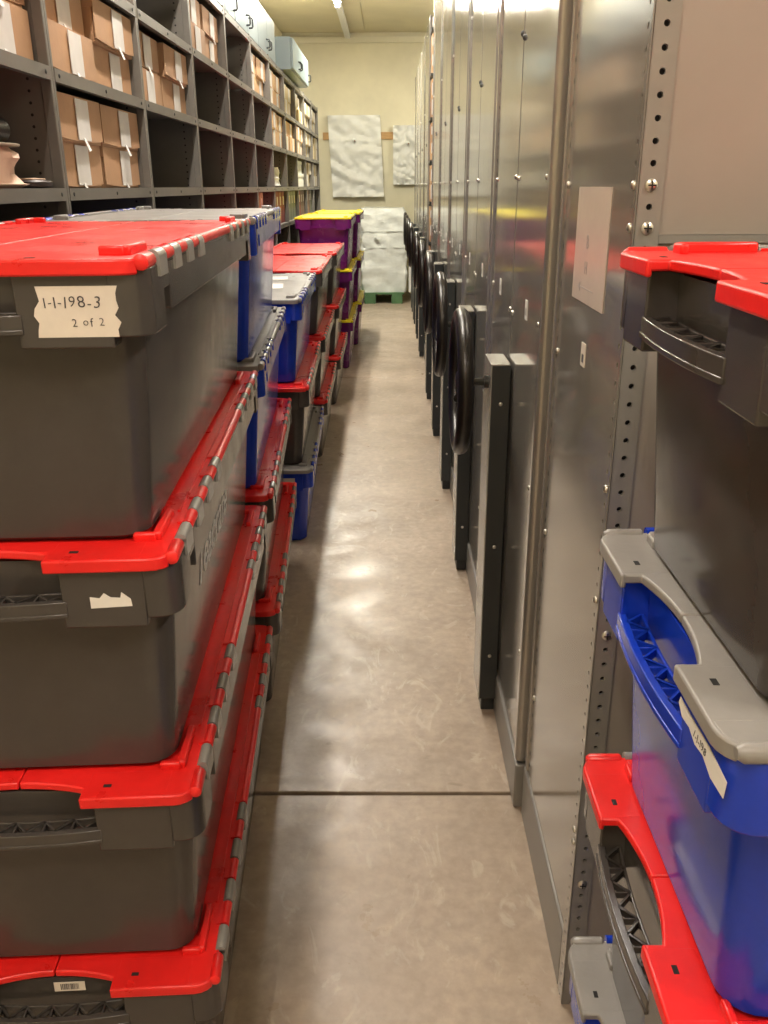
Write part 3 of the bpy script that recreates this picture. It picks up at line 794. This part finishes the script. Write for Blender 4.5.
# printed sheet on the end panel
t = empty('paper_sign', (fx + .0036, fy0 + .265, 1.405))
MB().box(-.0012, 0, -.118, .118, -.095, .092).build('sheet', SIGNP, t)
for txt, y, z, s in (('B', .02, .004, .034), ('H', .02, -.038, .030)):
    o = link('lettering', text_mesh(txt, s, GINK, 'lettering'), t); o.rotation_euler = (PI / 2, 0, -PI / 2); o.location = (-.0013, y, z)
ar = MB().box(-.0018, -.0012, -.045, .055, -.0715, -.0700); ar.add([(-.0018, .055, -.078), (-.0018, .072, -.0708), (-.0018, .055, -.0635), (-.0012, .055, -.078), (-.0012, .072, -.0708), (-.0012, .055, -.0635)], [(0, 1, 2), (3, 5, 4), (0, 3, 4, 1), (1, 4, 5, 2), (2, 5, 3, 0)])
ar.build('arrow', GINK, t)
tag(t, 'printed paper sign with an arrow stuck on the fixed shelving end panel', 'sign')

# ------------------------------------------------------------------ far end of the aisle
def sheet(name, w_, h_, loc, label, seed, slant=0.0):
    t = empty(name, loc); nx, nz = 26, 34; vs = []; fs = []
    for b in range(nz + 1):
        for a in range(nx + 1):
            u, v = a / nx, b / nz
            x = (u - .5) * w_ + slant * (1 - v); z = v * h_
            n = noise.noise(Vector((u * 2.2 + seed, v * 7 + u * 2.0, seed)))
            n2 = noise.noise(Vector((u * 5 + seed, v * 15 - u * 5, seed + 3)))
            y = -.040 - .075 * abs(n) - .022 * n2 - .012 * math.sin(PI * u)
            vs.append((x, y, z + .006 * noise.noise(Vector((u * 6, v * 6, seed)))))
    k0 = len(vs); vs += [(v[0], -.004, v[2]) for v in vs[:k0]]
    W_ = nx + 1
    for b in range(nz):
        for a in range(nx):
            k = b * W_ + a
            fs.append((k, k + 1, k + W_ + 1, k + W_)); fs.append((k0 + k, k0 + k + W_, k0 + k + W_ + 1, k0 + k + 1))
    rimv = [a for a in range(W_)] + [b * W_ + nx for b in range(1, nz + 1)] + [nz * W_ + a for a in range(nx - 1, -1, -1)] + [b * W_ for b in range(nz - 1, 0, -1)]
    for i in range(len(rimv)):
        p_, q = rimv[i], rimv[(i + 1) % len(rimv)]; fs.append((p_, k0 + p_, k0 + q, q))
    MB().add(vs, fs).build('cover', CLOTH, t)
    MB().dome((0, -.095, h_ * .70), (0, -1, 0), .028, .02, 14).build('knotted_grip', WRAP, t)
    MB().dome((.01, -.112, h_ * .69), (0, -1, 0), .010, .012, 10).build('knot', RUST, t)
    return tag(t, label, 'cover')
wood = MB().box(-.93, .30, YB - .022, YB, 2.105, 2.20).build('pine_batten', WOOD, bevel=.003)
tag(wood, 'bare pine batten fixed across the end wall behind the white covers', 'batten')
sheet('hanging_cover', .72, 1.05, (-.495, YB - .022, 1.36), 'large creased white cover hanging on the end wall', 1.3, .05)
sheet('hanging_cover', .40, .76, (.245, YB - .022, 1.52), 'smaller white cover on the end wall beside the mobile shelving', 5.1, .0)
# wrapped load on a pallet
pl = empty('pallet', (-.075, 12.35, 0))
for y in (-.38, 0, .38):
    for x in (-.20, .0 + .165, -.53):
        MB().box(x - .075, x + .075, y - .06, y + .06, .0, .10).build('block', GREEN, pl, bevel=.003)
for k in range(5): MB().box(-.60, .26, -.44 + .185 * k, -.44 + .185 * k + .14, .122, .144).build('top_board', GREEN, pl, bevel=.002)
for x in (-.20, .165, -.53): MB().box(x - .07, x + .07, -.44, .44, .10, .122).build('stringer_board', GREEN, pl, bevel=.002)
tag(pl, 'green painted timber pallet under the white wrapped load', 'pallet')
wl = empty('wrapped_load', (-.085, 12.33, .144))
loops = []
for k in range(27):
    z = 1.08 * k / 26; lp = []
    base = rrect(.315, .36, .05, z, 8)
    m_ = []
    hb = [(x, y) for x, y, _ in base]
    for i in range(len(hb)):
        x0, y0 = hb[i]; x1, y1 = hb[(i + 1) % len(hb)]
        seg = 10 if math.hypot(x1 - x0, y1 - y0) > .1 else 1
        for s in range(seg): m_.append((x0 + (x1 - x0) * s / seg, y0 + (y1 - y0) * s / seg))
    for x, y in m_:
        n = noise.noise(Vector((x * 5 + y * 2, z * 9 + x * 3, y * 5))) * .045 + abs(noise.noise(Vector((x * 9, z * 20 + x * 12, y * 9)))) * -.040
        q = 1 + n / .4
        if k >= 25: q -= .05 * (k - 24)
        lp.append((x * q, y * q, z + (.02 * noise.noise(Vector((x * 4, y * 4, 2))) if k > 22 else 0)))
    loops.append(lp)
MB().loft(loops).build('wrap', WRAP, wl)
MB().box(.335, .375, -.36, -.30, .0, .50).build('board_edge', WPAPER, wl, bevel=.004)
MB().tube([(-.13, -.375, .70), (-.10, -.40, .715), (-.075, -.392, .69), (-.05, -.385, .70)], [.010, .022, .018, .008], 8).build('knot', WRAP, wl)
for z in (.58, .79):
    MB().box(-.31, .31, -.372, -.362, z, z + .005).build('strap', mat('strap', (.50, .51, .48), .5), wl)
tag(wl, 'white plastic wrapped load standing on the green pallet at the aisle end', 'load')
